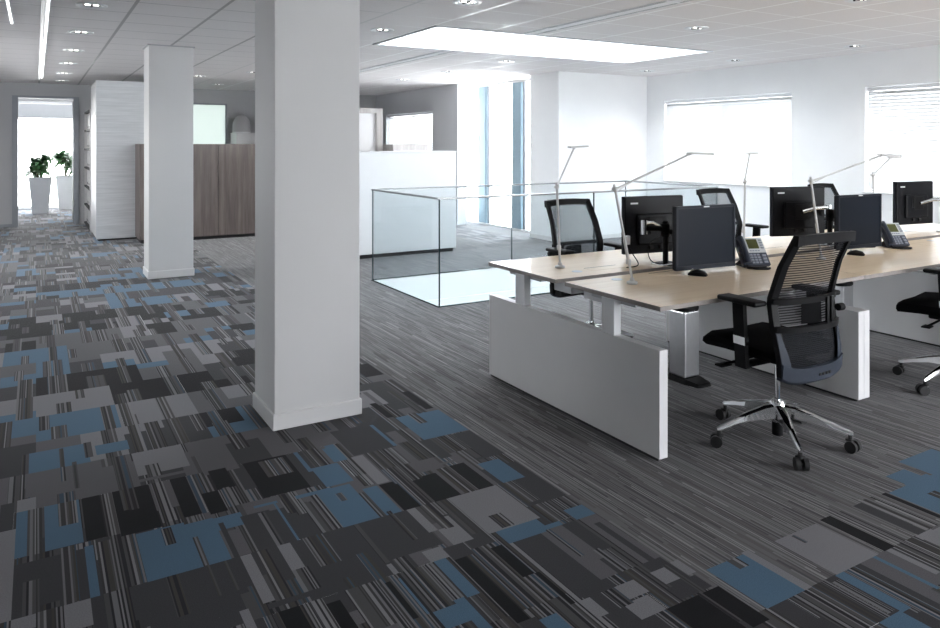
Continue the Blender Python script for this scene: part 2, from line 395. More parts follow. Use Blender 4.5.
struct(f.build('floor', [carp[k] for k in fm]+[void_white]))

# stairwell below the opening
v = MB(); T = .08
v.box(VX0-T, VX0, VY0-T, VY1+T, -3.0, -.31); v.box(VX1, VX1+T, VY0-T, VY1+T, -3.0, -.31)
v.box(VX0, VX1, VY0-T, VY0, -3.0, -.31); v.box(VX0, VX1, VY1, VY1+T, -3.0, -.31)
struct(v.build('wall_stairwell', void_white))
b = MB(); b.box(VX0-T, VX1+T, VY0-T, VY1+T, -3.06, -3.005); struct(b.build('floor_stairwell', void_white))

# ceiling with the roof light
SX0, SX1, SY0, SY1 = 3.345, 7.13, 6.30, 7.77
c = MB()
for a, b_, d, e in ((X0, SX0, Y0, 20.1), (SX1, XR+.25, Y0, 10.02), (SX1, 7.56, 10.02, 20.1), (SX0, SX1, Y0, SY0), (SX0, SX1, SY1, 20.1)):
    c.box(a, b_, d, e, H, H+.06)
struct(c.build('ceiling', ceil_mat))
w = MB()
for a, b_, d, e in ((SX0-.06, SX0, SY0-.06, SY1+.06), (SX1, SX1+.06, SY0-.06, SY1+.06), (SX0, SX1, SY0-.06, SY0), (SX0, SX1, SY1, SY1+.06)):
    w.box(a, b_, d, e, H+.061, H+.42)
struct(w.build('trim_1', void_white))
w = MB(); w.box(SX0-.06, SX1+.06, SY0-.06, SY1+.06, H+.42, H+.432); struct(w.build('window_1', frosted), 'long frosted roof light over the stairwell')
e_ = MB()
for a, b_, d, e in ((SX0-.035, SX0, SY0-.035, SY1+.035), (SX1, SX1+.035, SY0-.035, SY1+.035), (SX0, SX1, SY0-.035, SY0), (SX0, SX1, SY1, SY1+.035)):
    e_.box(a, b_, d, e, H-.012, H)
struct(e_.build('trim_2', grey_metal))

def wall_x(name, x, t, y0, y1, z0, z1, holes, mat):
    """wall in the plane x..x+t with holes (y0,y1,z0,z1)"""
    return wall_any(name, lambda a, b, c, d: (x, x+t, a, b, c, d), y0, y1, z0, z1, holes, mat)
def wall_y(name, y, t, x0, x1, z0, z1, holes, mat):
    return wall_any(name, lambda a, b, c, d: (a, b, y, y+t, c, d), x0, x1, z0, z1, holes, mat)
def wall_any(name, bx, u0, u1, z0, z1, holes, mat):
    rs = [('w', u0, u1, z0, z1)]
    for h in holes: rs = subtract(rs, h)
    m = MB()
    for _, a, b, c, d in rs: m.box(*bx(a, b, c, d))
    return struct(m.build(name, mat))
WZ0, WZ1 = .955, 2.262
W1, W2 = (6.472, 8.859), (3.044, 5.431)
W3 = (-.6, 1.8)
wall_x('wall_right', XR, .25, Y0, 9.25, 0, H, [(a, b, WZ0, WZ1) for a, b in (W1, W2)], white_wall)
wall_y('wall_back_right', 9.25, .2, 7.07, XR+.25, 0, H, [], white_wall)
wall_x('wall_return', 7.07, .2, 9.45, 9.82, 0, H, [], white_wall)
wall_y('wall_pier', 9.82, .2, 7.07, 8.2, 0, H, [], white_wall)
GX = 6.915
wall_x('wall_grey', GX, .2, 12.20, YB, 0, H, [(13.22, 15.52, .93, 2.21)], grey_wall)
BWX0, BWX1, BWZ0, BWZ1 = 2.25, 3.50, .95, 2.40
wall_y('wall_back_left', YB, .15, X0, GX+.2, 0, H, [(DX0, DX1, 0, 2.41), (BWX0, BWX1, BWZ0, BWZ1)], dark_wall)
LW_FILL = [(9.6, 11.8, .7, 2.4)]  # unseen window, added to brighten the left of the room
wall_x('wall_left', X0-.2, .2, Y0, YB+.15, 0, H, LW_FILL, white_wall)
RW_FILL = [(3.9, 6.2, .08, 2.6), (6.4, 8.7, .08, 2.6)]  # unseen windows behind the camera, added and sized as fill light
wall_y('wall_front', Y0-.2, .2, X0-.2, XR+.25, 0, H, RW_FILL, white_wall)
# corridor room beyond the doorway
wall_x('wall_corridor_left', -1.3, .1, YB+.15, 20.1, 0, H, [], dark_wall)
wall_x('wall_corridor_right', 4.4, .1, YB+.15, 20.1, 0, H, [], white_wall)
wall_y('wall_corridor_end', 20.1, .2, -1.3, 4.5, 0, H, [(-.75, 1.35, .03, 2.55), (1.9, 4.0, .5, 2.5)], dark_wall)

n_win = [1]
def window(bx, u0, u1, z0, z1, mull=(), fr=.045, mat=frame_white, gl=pane_glass, depth=(.10, .16)):
    """frame in a wall hole with its pane; bx maps (u0,u1,z0,z1,depth0,depth1) to a box"""
    n_win[0] += 1
    m = MB()
    for a, b_, c_, d in ((u0, u0+fr, z0, z1), (u1-fr, u1, z0, z1), (u0+fr, u1-fr, z0, z0+fr), (u0+fr, u1-fr, z1-fr, z1)):
        m.box(*bx(a, b_, c_, d, *depth))
    for q in mull: m.box(*bx(q-fr/2, q+fr/2, z0+fr, z1-fr, *depth))
    o = struct(m.build('window_%d' % n_win[0], mat)); mid = (depth[0]+depth[1])/2
    p = MB(); p.box(*bx(u0+fr, u1-fr, z0+fr, z1-fr, mid-.003, mid+.003)); p.build('pane', gl, o)
    return o
bxR = lambda a, b, c, d, p, q: (XR+p, XR+q, a, b, c, d)
for a, b_ in (W1, W2):
    o = window(bxR, a, b_, WZ0, WZ1, ((a+b_)/2,))
    s = MB(); s.box(XR-.03, XR+.10, a-.02, b_+.02, WZ0-.022, WZ0-.001, bev=.004); s.build('sill', frame_white, o)
window(lambda a, b, c, d, p, q: (GX+p, GX+q, a, b, c, d), 13.22, 15.52, .93, 2.21, (14.37,))
window(lambda a, b, c, d, p, q: (a, b, YB+p, YB+q, c, d), BWX0, BWX1, BWZ0, BWZ1, (), .03, frame_grey, green_glass, (.02, .08))
window(lambda a, b, c, d, p, q: (a, b, 20.1+p, 20.1+q, c, d), -.75, 1.35, .03, 2.55, (), .05, frame_white)
window(lambda a, b, c, d, p, q: (a, b, 20.1+p, 20.1+q, c, d), 1.9, 4.0, .5, 2.5, (), .05, frame_white)
for a, b_, c_, d in RW_FILL:
    window(lambda a, b, c, d, p, q: (a, b, Y0-q, Y0-p, c, d), a, b_, c_, d, ((a+b_)/2,))
for a, b_, c_, d in LW_FILL:
    window(lambda a, b, c, d, p, q: (X0-q, X0-p, a, b, c, d), a, b_, c_, d, ((a+b_)/2,))
# glazed front beside the pier
FX = 7.42
n_win[0] += 1
fr = MB(); fr.box(FX, FX+.14, 9.9, 14.2, .0, .03); fr.box(FX, FX+.14, 9.9, 14.2, H-.04, H)
fo = struct(fr.build('window_%d' % n_win[0], frame_white), 'full height glazed front with blue grey posts')
for y in (10.92, 12.11, 13.3):
    m = MB(); m.box(FX, FX+.12, y-.105, y+.165, .03, H-.04, bev=.01); m.build('mullion', mullion_mat, fo)
    m = MB(); m.box(FX+.02, FX+.10, y-.21, y-.145, .03, H-.04, bev=.004); m.build('glazing_bar', frame_grey, fo)
for a, b_ in ((10.02, 10.70), (11.09, 11.89), (12.28, 13.08), (13.47, 14.2)):
    m = MB(); m.box(FX+.055, FX+.063, a, b_, .03, H-.04); m.build('pane', pane_glass, fo)

# doorway: frame and opened leaf
d = MB(); F = .095
d.box(DX0-F, DX0, YB-.03, YB+.18, 0, 2.41+.04); d.box(DX1, DX1+F, YB-.03, YB+.18, 0, 2.41+.04); d.box(DX0, DX1, YB-.03, YB+.18, 2.41, 2.45)
do = struct(d.build('door_1', frame_grey), 'grey doorway frame at the end of the corridor')
l = MB(); l.box(DX1+.015, DX1+.055, YB+.19, YB+1.05, .01, 2.40, bev=.004); lf = l.build('door_leaf', frame_grey, do)
hnd = MB(); hnd.tube([(DX1+.012, YB+.97, 1.04), (DX1-.03, YB+.97, 1.04), (DX1-.03, YB+.86, 1.04)], .009); hnd.build('door_handle', steel, lf, True)

# skirtings
def skirt(name, *bxs, mat=white_lam):
    m = MB()
    for q in bxs: m.box(*q, bev=.004)
    struct(m.build(name, mat))
skirt('baseboard_right', (XR-.014, XR, Y0, 9.236, 0, .07))
skirt('baseboard_back_right', (7.056, XR-.014, 9.236, 9.25, 0, .07), (7.056, 7.07, 9.25, 10.02, 0, .07))
skirt('baseboard_back_left', (X0, DX0-F, YB-.012, YB, 0, .06), mat=frame_grey)
skirt('baseboard_grey', (GX-.012, GX, 12.2, YB-.02, 0, .06), mat=grey_metal)

# the two columns
def column(name, label, x0, x1, y0, y1):
    m = MB(); i = .011; m.box(x0+i, x1-i, y0+i, y1-i, 0, H, bev=.004)
    o = struct(m.build(name, column_paint), label)
    p = MB(); p.box(x0, x1, y0, y1, 0, .088, bev=.006); p.build('plinth', white_lam, o)
    t = MB(); t.box(x0-.004, x1+.004, y0-.004, y1+.004, H-.014, H-.001); t.build('collar', grey_metal, o)
column('column', 'square white column standing nearest on the patterned carpet', 1.098, 1.612, 3.95, 4.383)
column('column', 'square white column farther back before the walnut cabinet', 1.100, 1.606, 9.10, 9.56)

# outside, a storey below
g = MB(); g.box(46, 150, -60, 140, -3.4, -3.3); struct(g.build('lawn_ground', grass_mat))
g = MB(); g.box(9.3, 45.99, -60, 140, -3.4, -3.3); struct(g.build('bounce_ground', bounce_mat))  # pale ground added to bounce daylight up onto the ceiling
hd = MB(); rnd = random.Random(3)
for k in range(60):
    x = 62+rnd.uniform(-2, 2); y = 40+k*1.4
    hd.sphere((x, y, -2.9+rnd.uniform(0, .8)), rnd.uniform(1.3, 2.4), (1, 1, rnd.uniform(.8, 1.2)), 10)
tag(hd.build('hedge', hedge_mat, smooth=True), 'green hedge far outside beyond the glazed front', 'hedge', kind='stuff')
# ------------------------------------------------------------------ ceiling fittings
def make_downlight():
    t = thing('downlight', '', 'ceiling light', (0, 0, H), 0, 'recessed downlights in the tile ceiling')
    m = MB(); secs = []
    for r, z in ((.118, 0), (.118, -.006), (.108, -.010), (.088, -.008), (.070, -.001)):
        secs.append([(r*math.cos(2*PI*k/28), r*math.sin(2*PI*k/28), z) for k in range(28)])
    m.loft(secs, caps=False); m.build('trim_ring', white_metal, t, True)
    m = MB(); m.lathe([(.070, -.0015), (.070, -.0005)], n=24); m.build('reflector', chrome, t)
    m = MB()
    for s in (-1, 1): m.cyl((s*.03, 0, -.004), (s*.03, 0, -.0016), .022, n=14)
    m.build('lamp', lamp_glow, t)
    m = MB(); m.box(-.008, .008, -.062, .062, -.008, -.0017); m.box(-.062, .062, -.006, .006, -.007, -.0017); m.build('louvre', black_plastic, t)
    return t
dl0 = make_downlight()
spots = []
YS = [1.74, 3.43, 5.11, 6.79, 8.49, 10.17, 11.85, 13.53, 15.2]
for y in (6.79, 8.49, 10.17, 11.85, 13.53, 15.18): spots.append((.395, y))
for y in (5.11, 6.79, 11.85, 14.6): spots.append((2.985, y))
for y in (3.43, 5.11, 8.49, 10.17, 11.85): spots.append((5.60, y))
for y in (5.11, 6.81, 8.49): spots.append((8.22, y))
spots += [(2.35, 12.97)]
row = {.395: 'the row over the walkway to the corridor door', 2.985: 'the row passing just right of the near column', 5.60: 'the row running from over the desks to the glazed front', 8.22: 'the row along the wall with the two big blinds'}
ordn = ['nearest', 'second nearest', 'third nearest', 'fourth nearest', 'fifth nearest', 'farthest']
cnt = {}; dls = []
for i, (x, y) in enumerate(spots):
    k = cnt.get(x, 0); cnt[x] = k+1
    o = dl0 if i == 0 else dup(dl0, (x, y, H))
    o.location = (x, y, H)
    o['label'] = '%s round downlight of %s' % (ordn[k], row[x]) if x in row else 'round downlight just right of the far column, above the walnut cabinet'
    dls.append(o)

def led_strip(x, y0, y1, label):
    t = thing('linear_ceiling_light', label, 'ceiling light', (x, (y0+y1)/2, H), 0, 'slim light lines in the walkway ceiling')
    L = (y1-y0)/2
    m = MB(); m.box(-.018, -.008, -L, L, -.012, -.0005); m.box(.008, .018, -L, L, -.012, -.0005); m.build('housing', white_metal, t)
    m = MB(); m.box(-.0075, .0075, -L, L, -.010, -.0005); m.build('diffuser', led, t)
led_strip(.085, 3.0, 14.65, 'long slim light line in the ceiling ending near the corridor door')
led_strip(-.195, 2.0, 8.15, 'short slim light line at the ceiling\'s corner beside the long one')

def diffuser(x, y0, y1, label):
    t = thing('slot_air_diffuser', label, 'air vent', (x, (y0+y1)/2, H), 0, 'slot air diffusers in the ceiling')
    L = (y1-y0)/2
    m = MB()
    m.box(-.055, .055, -L, L, -.006, -.0005, bev=.002); m.box(-.088, -.076, -L, L, -.006, -.0005); m.box(.076, .088, -L, L, -.006, -.0005)
    k = -L+.55
    while k < L:
        m.box(-.088, .088, k-.012, k+.012, -.008, -.0055); k += 1.6
    m.build('frame', white_metal, t)
    for s in (-1, 1):
        m = MB(); m.box(s*.0655-.0103, s*.0655+.0103, -L, L, -.002, -.0005); m.build('slot', black_matte, t)
diffuser(4.40, .5, 6.26, 'slot air diffuser running from the roof light out over the desks')
diffuser(4.36, 7.83, 11.2, 'slot air diffuser running on behind the roof light')

# ------------------------------------------------------------------ blinds
def blind(label, axis, x, a, b, z0, z1, tilt=58, group='white slatted blinds', slat=slat_mat, pitch=.0415):
    """axis 'x': hangs in the plane x, spans y a..b ; axis 'y': plane y, spans x a..b"""
    mid = (a+b)/2
    t = thing('venetian_blind', label, 'blind', (x, mid, z1) if axis == 'x' else (mid, x, z1), PI/2 if axis == 'x' else 0, group)
    L = (b-a)/2-.012; hgt = z1-z0
    m = MB(); m.box(-L, L, -.028, .028, -.05, -.004, bev=.004); m.build('headrail', white_metal, t)
    m = MB(); z = -.075
    R = Matrix.Rotation(math.radians(tilt), 3, 'X')
    while z > -hgt+.045:
        m.box(-L, L, -.025, .025, z-.0007, z+.0007, rot=R); z -= pitch
    m.build('slats', slat, t)
    m = MB(); m.box(-L, L, -.024, .024, -hgt+.003, -hgt+.022, bev=.003); m.build('bottom_rail', white_metal, t)
    for q in (-L+.18, 0, L-.18):
        m = MB(); m.cyl((q, .026, -hgt+.02), (q, .026, -.05), .0016, n=6); m.build('cord', mark_white, t)
    return t
blind('wide closed white blind on the wall behind the monitors, left of the lamp heads', 'x', XR+.045, W1[0]+.004, W1[1]-.004, WZ0+.002, WZ1-.004, -64, pitch=.0418)
blind('wide white blind with visible slats cut off by the photo\'s right edge', 'x', XR+.045, W2[0]+.004, W2[1]-.004, WZ0+.002, WZ1-.004, -60, pitch=.0418)
blind('white blind in the grey wall beyond the low white cabinet', 'x', GX+.045, 13.22+.004, 15.52-.004, .935, 2.205, -50)
blind('white blind pulled half up in the corridor window above the planters', 'y', 20.1+.045, -.746, 1.346, 2.13, 2.545, -66, slat=grey_metal)

# ------------------------------------------------------------------ glass balustrade round the stairwell
t = thing('glass_balustrade', 'frameless glass balustrade with steel handrail around the floor opening', 'balustrade', (VX0, VY0, 0))
W, D, HR = VX1-VX0, VY1-VY0, 1.035
J = 1.889; gt = .012
def gpanel(x0, x1, y0, y1):
    m = MB(); m.box(x0, x1, y0, y1, .0, HR-.016)
    for f in m.bm.faces:
        n = f.normal; f.normal_update()
        dx, dy = x1-x0, y1-y0
        cc = f.calc_center_median()
        thin = (abs(cc.z-.0) < 1e-4 or abs(cc.z-(HR-.016)) < 1e-4 or (dx > dy and (abs(cc.x-x0) < 1e-4 or abs(cc.x-x1) < 1e-4)) or (dy > dx and (abs(cc.y-y0) < 1e-4 or abs(cc.y-y1) < 1e-4)))
        f.material_index = 1 if thin else 0
    m.build('glass_panel', [glass, dark_edge], t)
g_ = .005
gpanel(g_, J-g_, -gt, 0); gpanel(J+g_, W-g_, -gt, 0)
gpanel(g_, J-g_, D, D+gt); gpanel(J+g_, W-g_, D, D+gt)
gpanel(-gt, 0, -gt, D+gt); gpanel(W, W+gt, -gt, D+gt)
for q in ((-.022, W+.022, -.020, .010), (-.022, W+.022, D-.010, D+.020)):
    m = MB(); m.box(*q, HR-.016, HR+.004, bev=.004); m.build('handrail', steel, t)
for q in ((-.020, .010, .0105, D-.0105), (W-.010, W+.020, .0105, D-.0105)):
    m = MB(); m.box(*q, HR-.016, HR+.004, bev=.004); m.build('handrail', steel, t)
m = MB()
for q in ((-gt-.004, W+gt+.004, -gt-.012, -gt-.001), (-gt-.012, -gt-.001, -gt, D+gt), (-gt-.004, W+gt+.004, D+gt+.001, D+gt+.012), (W+gt+.001, W+gt+.012, -gt, D+gt)):
    m.box(*q, .0, .010)
m.build('floor_channel', dark_edge, t)

# ------------------------------------------------------------------ cabinets at the back
t = thing('low_cabinet', 'plain white waist high cabinet behind the glass balustrade', 'cabinet', (3.05, 9.245, 0))
m = MB(); m.box(0, 2.17, 0, .45, .055, 1.425, bev=.003); m.build('body', white_lam, t)
m = MB(); m.box(-.005, 2.175, -.008, .455, 1.425, 1.447, bev=.003); m.build('top', white_lam, t)
m = MB(); m.box(.03, 2.14, .04, .42, 0, .055); m.build('plinth', skirting_dark, t)

t = thing('storage_cabinet', 'grey brown walnut cabinet with vertical grain behind the far column', 'cabinet', (1.388, 12.43, 0))
m = MB(); m.box(0, 2.35, .02, .64, .05, 1.545, bev=.002); m.build('body', walnut, t)
for k in range(4):
    m = MB(); m.box(.003+k*.5875, .5845+k*.5875, 0, .019, .055, 1.54, bev=.001); m.build('door', walnut, t)
m = MB(); m.box(.02, 2.33, .04, .60, 0, .05); m.build('plinth', skirting_dark, t)

t = thing('tall_cabinet', 'tall pale ash cabinet reaching almost to the ceiling', 'cabinet', (.822, 13.09, 0))
m = MB(); m.box(.02, 1.25, .02, 1.28, .03, 2.555, bev=.002); m.build('body', ash_white, t)
m = MB(); m.box(0, 1.26, 0, .019, .03, 2.56, bev=.002); m.build('front_panel', ash_white, t)
m = MB(); m.box(0, .019, .021, 1.285, .05, 2.55, bev=.002); m.build('side_panel', white_lam, t)
m = MB(); m.box(.03, 1.22, .04, 1.25, 0, .03); m.build('plinth', skirting_dark, t)

# open shelves with binders
sx, sy0, sy1 = .805, 14.42, 15.98
t = thing('bookcase', 'open dark shelves of white binders beside the tall ash cabinet', 'bookcase', (sx, (sy0+sy1)/2, 0))
L = (sy1-sy0)/2; SH = [.05, .40, .75, 1.10, 1.45, 1.80]
for s in (-1, 1):
    m = MB(); m.box(0, .40, s*L-.012, s*L+.012, 0, 2.16); m.build('side_panel', white_lam, t)
m = MB(); m.box(.385, .40, -L+.013, L-.013, 0, 2.16); m.build('back_panel', white_lam, t)
for z in SH+[2.14]:
    m = MB(); m.box(-.004, .384, -L+.013, L-.013, z-.018, z+.012); m.build('shelf', black_plastic, t)
rnd = random.Random(5); b0 = None; first = {}
lev = ['bottom', 'second', 'third', 'fourth', 'fifth', 'top']
for k, z in enumerate(SH):
    y = sy0+.03; n = 0
    while y < sy1-.12:
        if rnd.random() < .2: y += .10; continue
        if b0 is None:
            b0 = thing('ring_binder', '', 'binder', (0, 0, 0), 0, 'white binders in the corridor bookcase')
            m = MB(); m.box(0, .26, .002, .072, 0, .30, bev=.004); m.build('cover', white_lam, b0)
            m = MB(); m.box(-.0015, -.0003, .016, .058, .12, .24); m.build('spine_label', paper_mat, b0)
            m = MB(); m.box(-.0022, -.0003, .018, .056, .03, .062); m.build('finger_ring', black_plastic, b0)
            o = b0
        else: o = dup(b0, None)
        o.location = (sx+.03+rnd.uniform(0, .02), y, z+.0125)
        o['label'] = 'white ring binder among the row on the %s shelf of the bookcase' % lev[k]
        o['group'] = 'white binders on the %s shelf' % lev[k]
        y += .0765; n += 1

# low white cabinet with the dome, against the back wall
t = thing('sideboard', 'pale cabinet behind the walnut cabinet carrying a grey dome', 'cabinet', (3.56, 15.50, 0))
m = MB(); m.box(0, 1.1, 0, .55, .05, 1.755, bev=.003); m.build('body', white_lam, t)
m = MB(); m.box(-.01, 1.11, -.01, .555, 1.755, 1.778, bev=.003); m.build('top', white_lam, t)
m = MB(); m.box(.03, 1.07, .04, .52, 0, .05); m.build('plinth', skirting_dark, t)
t = thing('dome_ornament', 'grey rounded dome on the pale cabinet, left of the near column', 'ornament', (3.72, 15.76, 1.779), 0, 'grey domes on the pale cabinet')
m = MB(); m.lathe([(.175, 0), (.178, .02), (.176, .16), (.160, .25), (.125, .32), (.07, .36), (.0005, .372)], n=28); m.build('shell', dome_mat, t, True)
m = MB(); m.lathe([(.182, 0.0005), (.184, .012), (.179, .02)], n=28); m.build('rim', mark_white, t, True)
dup(t, (4.19, 15.76, 1.779), 0, 'second grey dome, mostly hidden by the near column')

# grey oak booth frame behind the low cabinet
t = thing('wardrobe_frame', 'grey oak framed white cupboard behind the low white cabinet', 'cupboard', (4.35, 13.0, 0))
m = MB(); m.box(0, 1.25, .06, .55, .04, 2.13); m.build('body', white_lam, t)
m = MB(); m.box(-.12, 0, 0, .56, 0, 2.225); m.build('side_panel', grey_oak, t)
m = MB(); m.box(1.25, 1.375, 0, .56, 0, 2.225); m.build('side_panel', grey_oak, t)
m = MB(); m.box(0, 1.25, 0, .56, 2.13, 2.225); m.build('top_panel', grey_oak, t)
t = thing('counter_cabinet', 'low grey oak cabinet whose top shows above the white one', 'cabinet', (5.76, 12.6, 0))
m = MB(); m.box(0, .72, 0, .5, .04, 1.50, bev=.003); m.build('body', grey_oak, t)
m = MB(); m.box(-.01, .73, -.01, .51, 1.50, 1.535, bev=.003); m.build('top', grey_oak, t)
m = MB(); m.box(.03, .69, .04, .46, 0, .04); m.build('plinth', skirting_dark, t)

# ------------------------------------------------------------------ planters in the corridor
def planter(x, y, seed, label, sc):
    rnd = random.Random(seed)
    t = thing('potted_plant', label, 'plant', (x, y, 0), 0, 'potted plants in the corridor window')
    m = MB(); hh = .80
    sec = lambda w, z: [(-w, -w, z), (w, -w, z), (w, w, z), (-w, w, z)]
    m.loft([sec(.155, 0), sec(.225, hh), sec(.205, hh), sec(.20, hh-.06)]); m.build('pot', bin_white, t)
    m = MB(); m.box(-.198, .198, -.198, .198, hh-.058, hh-.03); m.build('soil', soil_mat, t)
    st = MB(); lv = MB()
    for k in range(9):
        a = rnd.uniform(0, 2*PI); r0 = rnd.uniform(.01, .07); hk = rnd.uniform(.22, .52)*sc; ln = rnd.uniform(.04, .17)
        p0 = Vector((r0*math.cos(a), r0*math.sin(a), hh-.04)); p1 = p0+Vector((ln*math.cos(a), ln*math.sin(a), hk))
        st.tube([p0, (p0+p1)/2+Vector((0, 0, .03)), p1], .008, 6)
        for j in range(22):
            b = rnd.uniform(0, 2*PI); e = rnd.uniform(-.35, 1.0); L = rnd.uniform(.20, .31)*sc; w = rnd.uniform(.028, .048)
            d = Vector((math.cos(b)*math.cos(e), math.sin(b)*math.cos(e), math.sin(e))); s = d.cross(Vector((0, 0, 1))).normalized()
            q = p1-Vector((0, 0, rnd.uniform(0, .12)))
            rows = []
            for i in range(6):
                u = i/5; ww = w*math.sin(PI*min(1, .12+u*.9))+.001
                c_ = q+d*L*u+Vector((0, 0, -.16*u*u*L/.25*.6))
                rows.append([c_-s*ww, c_+Vector((0, 0, .006)), c_+s*ww, c_+Vector((0, 0, -.002))])
            lv.loft(rows)
    st.build('stems', stem_mat, t); fo = lv.build('foliage', leaf_mat, t, True); fo['kind'] = 'stuff'
planter(.082, 19.0, 3, 'leafy plant in tapered white pot in full view through the doorway', 1.1)
planter(.615, 19.85, 8, 'leafy plant in white pot half hidden by the doorway frame', 1.15)

# ------------------------------------------------------------------ bench desks
MW = 1.69
def make_bench():
    t = thing('bench_desk', '', 'desk', (0, 0, 0), 0, 'double bench desks in a row')
    for y0, y1 in ((0, .752), (.838, 1.575)):
        m = MB(); m.box(.0015, MW-.0015, y0, y1, .733, .757, bev=.0015)
        for f in m.bm.faces:
            f.normal_update(); f.material_index = 0 if f.normal.z > .5 else 1
        m.build('desktop', [beech, beech_edge], t)
    for x0 in (0, MW-.0575):
        m = MB(); m.box(x0+.001, x0+.0565, .004, 1.565, .012, .541, bev=.002); m.build('end_panel', white_lam, t)
        m = MB(); m.box(x0+.006, x0+.050, .02, 1.55, 0, .012); m.build('panel_foot', skirting_dark, t)
        for y in (.335, 1.16):
            m = MB(); m.box(x0+.004, x0+.0535, y, y+.10, .5415, .732, bev=.003); pst = m.build('support_post', white_metal, t)
            m = MB(); sx = .06 if x0 == 0 else x0-.045
            m.box(sx, sx+.04, y-.10, y+.25, .70, .732, bev=.003); m.build('bracket', grey_metal, pst)
    # cable trays
    for y0, y1 in ((.565, .735), (.85, 1.02)):
        m = MB(); x0, x1 = .13, MW-.13
        m.box(x0, x1, y0, y0+.006, .655, .731); m.box(x0, x1, y1-.006, y1, .655, .731); m.box(x0, x1, y0+.006, y1-.006, .655, .661)
        m.box(x0, x0+.006, y0+.006, y1-.006, .661, .731); m.box(x1-.006, x1, y0+.006, y1-.006, .661, .731)
        m.build('cable_tray', tray_metal, t)
    # lifting column
    cx, cy = 1.062, .845
    m = MB(); m.box(cx-.07, cx+.07, cy-.07, cy+.07, .032, .462, bev=.012, seg=3); lc = m.build('lifting_column', silver, t)
    m = MB(); m.lathe([(.088, .4625), (.094, .469), (.094, .484), (.075, .487)], (cx, cy, 0), 28); m.build('collar', black_plastic, lc, True)
    m = MB(); m.box(cx-.056, cx+.056, cy-.052, cy+.052, .4875, .70, bev=.01); m.box(cx-.05, cx+.05, .20, .836, .70, .732); m.box(cx-.05, cx+.05, .84, 1.40, .70, .732); m.build('inner_column', silver, lc)
    m = MB()
    secs = []
    for y, w, h in ((-.185, .045, .012), (-.17, .065, .02), (-.08, .085, .030), (.08, .085, .030), (.19, .065, .02), (.22, .045, .012)):
        secs.append([(cx-w, cy+y, 0), (cx+w, cy+y, 0), (cx+w*.8, cy+y, h), (cx-w*.8, cy+y, h)])
    m.loft(secs); m.build('foot', black_plastic, lc)
    # cable flaps and grommets let into the tops
    for x0, x1, y0, y1 in ((.60, .92, .585, .70), (.38, .66, .955, 1.045)):
        m = MB(); m.box(x0, x1, y0, y1, .7572, .7582); m.box(x0+.01, x1-.01, y1+.001, y1+.006, .7572, .7586, mi=1); m.build('cable_flap', [beech, black_plastic], t)
    for x, y in ((.31, .655), (.28, .985)):
        m = MB(); m.lathe([(.033, .7572), (.033, .759), (.025, .7592)], (x, y, 0), 20); m.build('grommet', tray_metal, t, True)
    return t
bx0, by0 = 2.612, 2.612
bench = make_bench(); bench.location = (bx0, by0, 0)
bench['label'] = 'double beech bench desk at the near end, its white end panel facing the walkway'
for k, lab in ((1, 'middle double beech bench desk behind the front office chair'), (2, 'last double beech bench desk, running out of the photo at its right edge')):
    dup(bench, (bx0+k*MW, by0, 0), 0, lab)

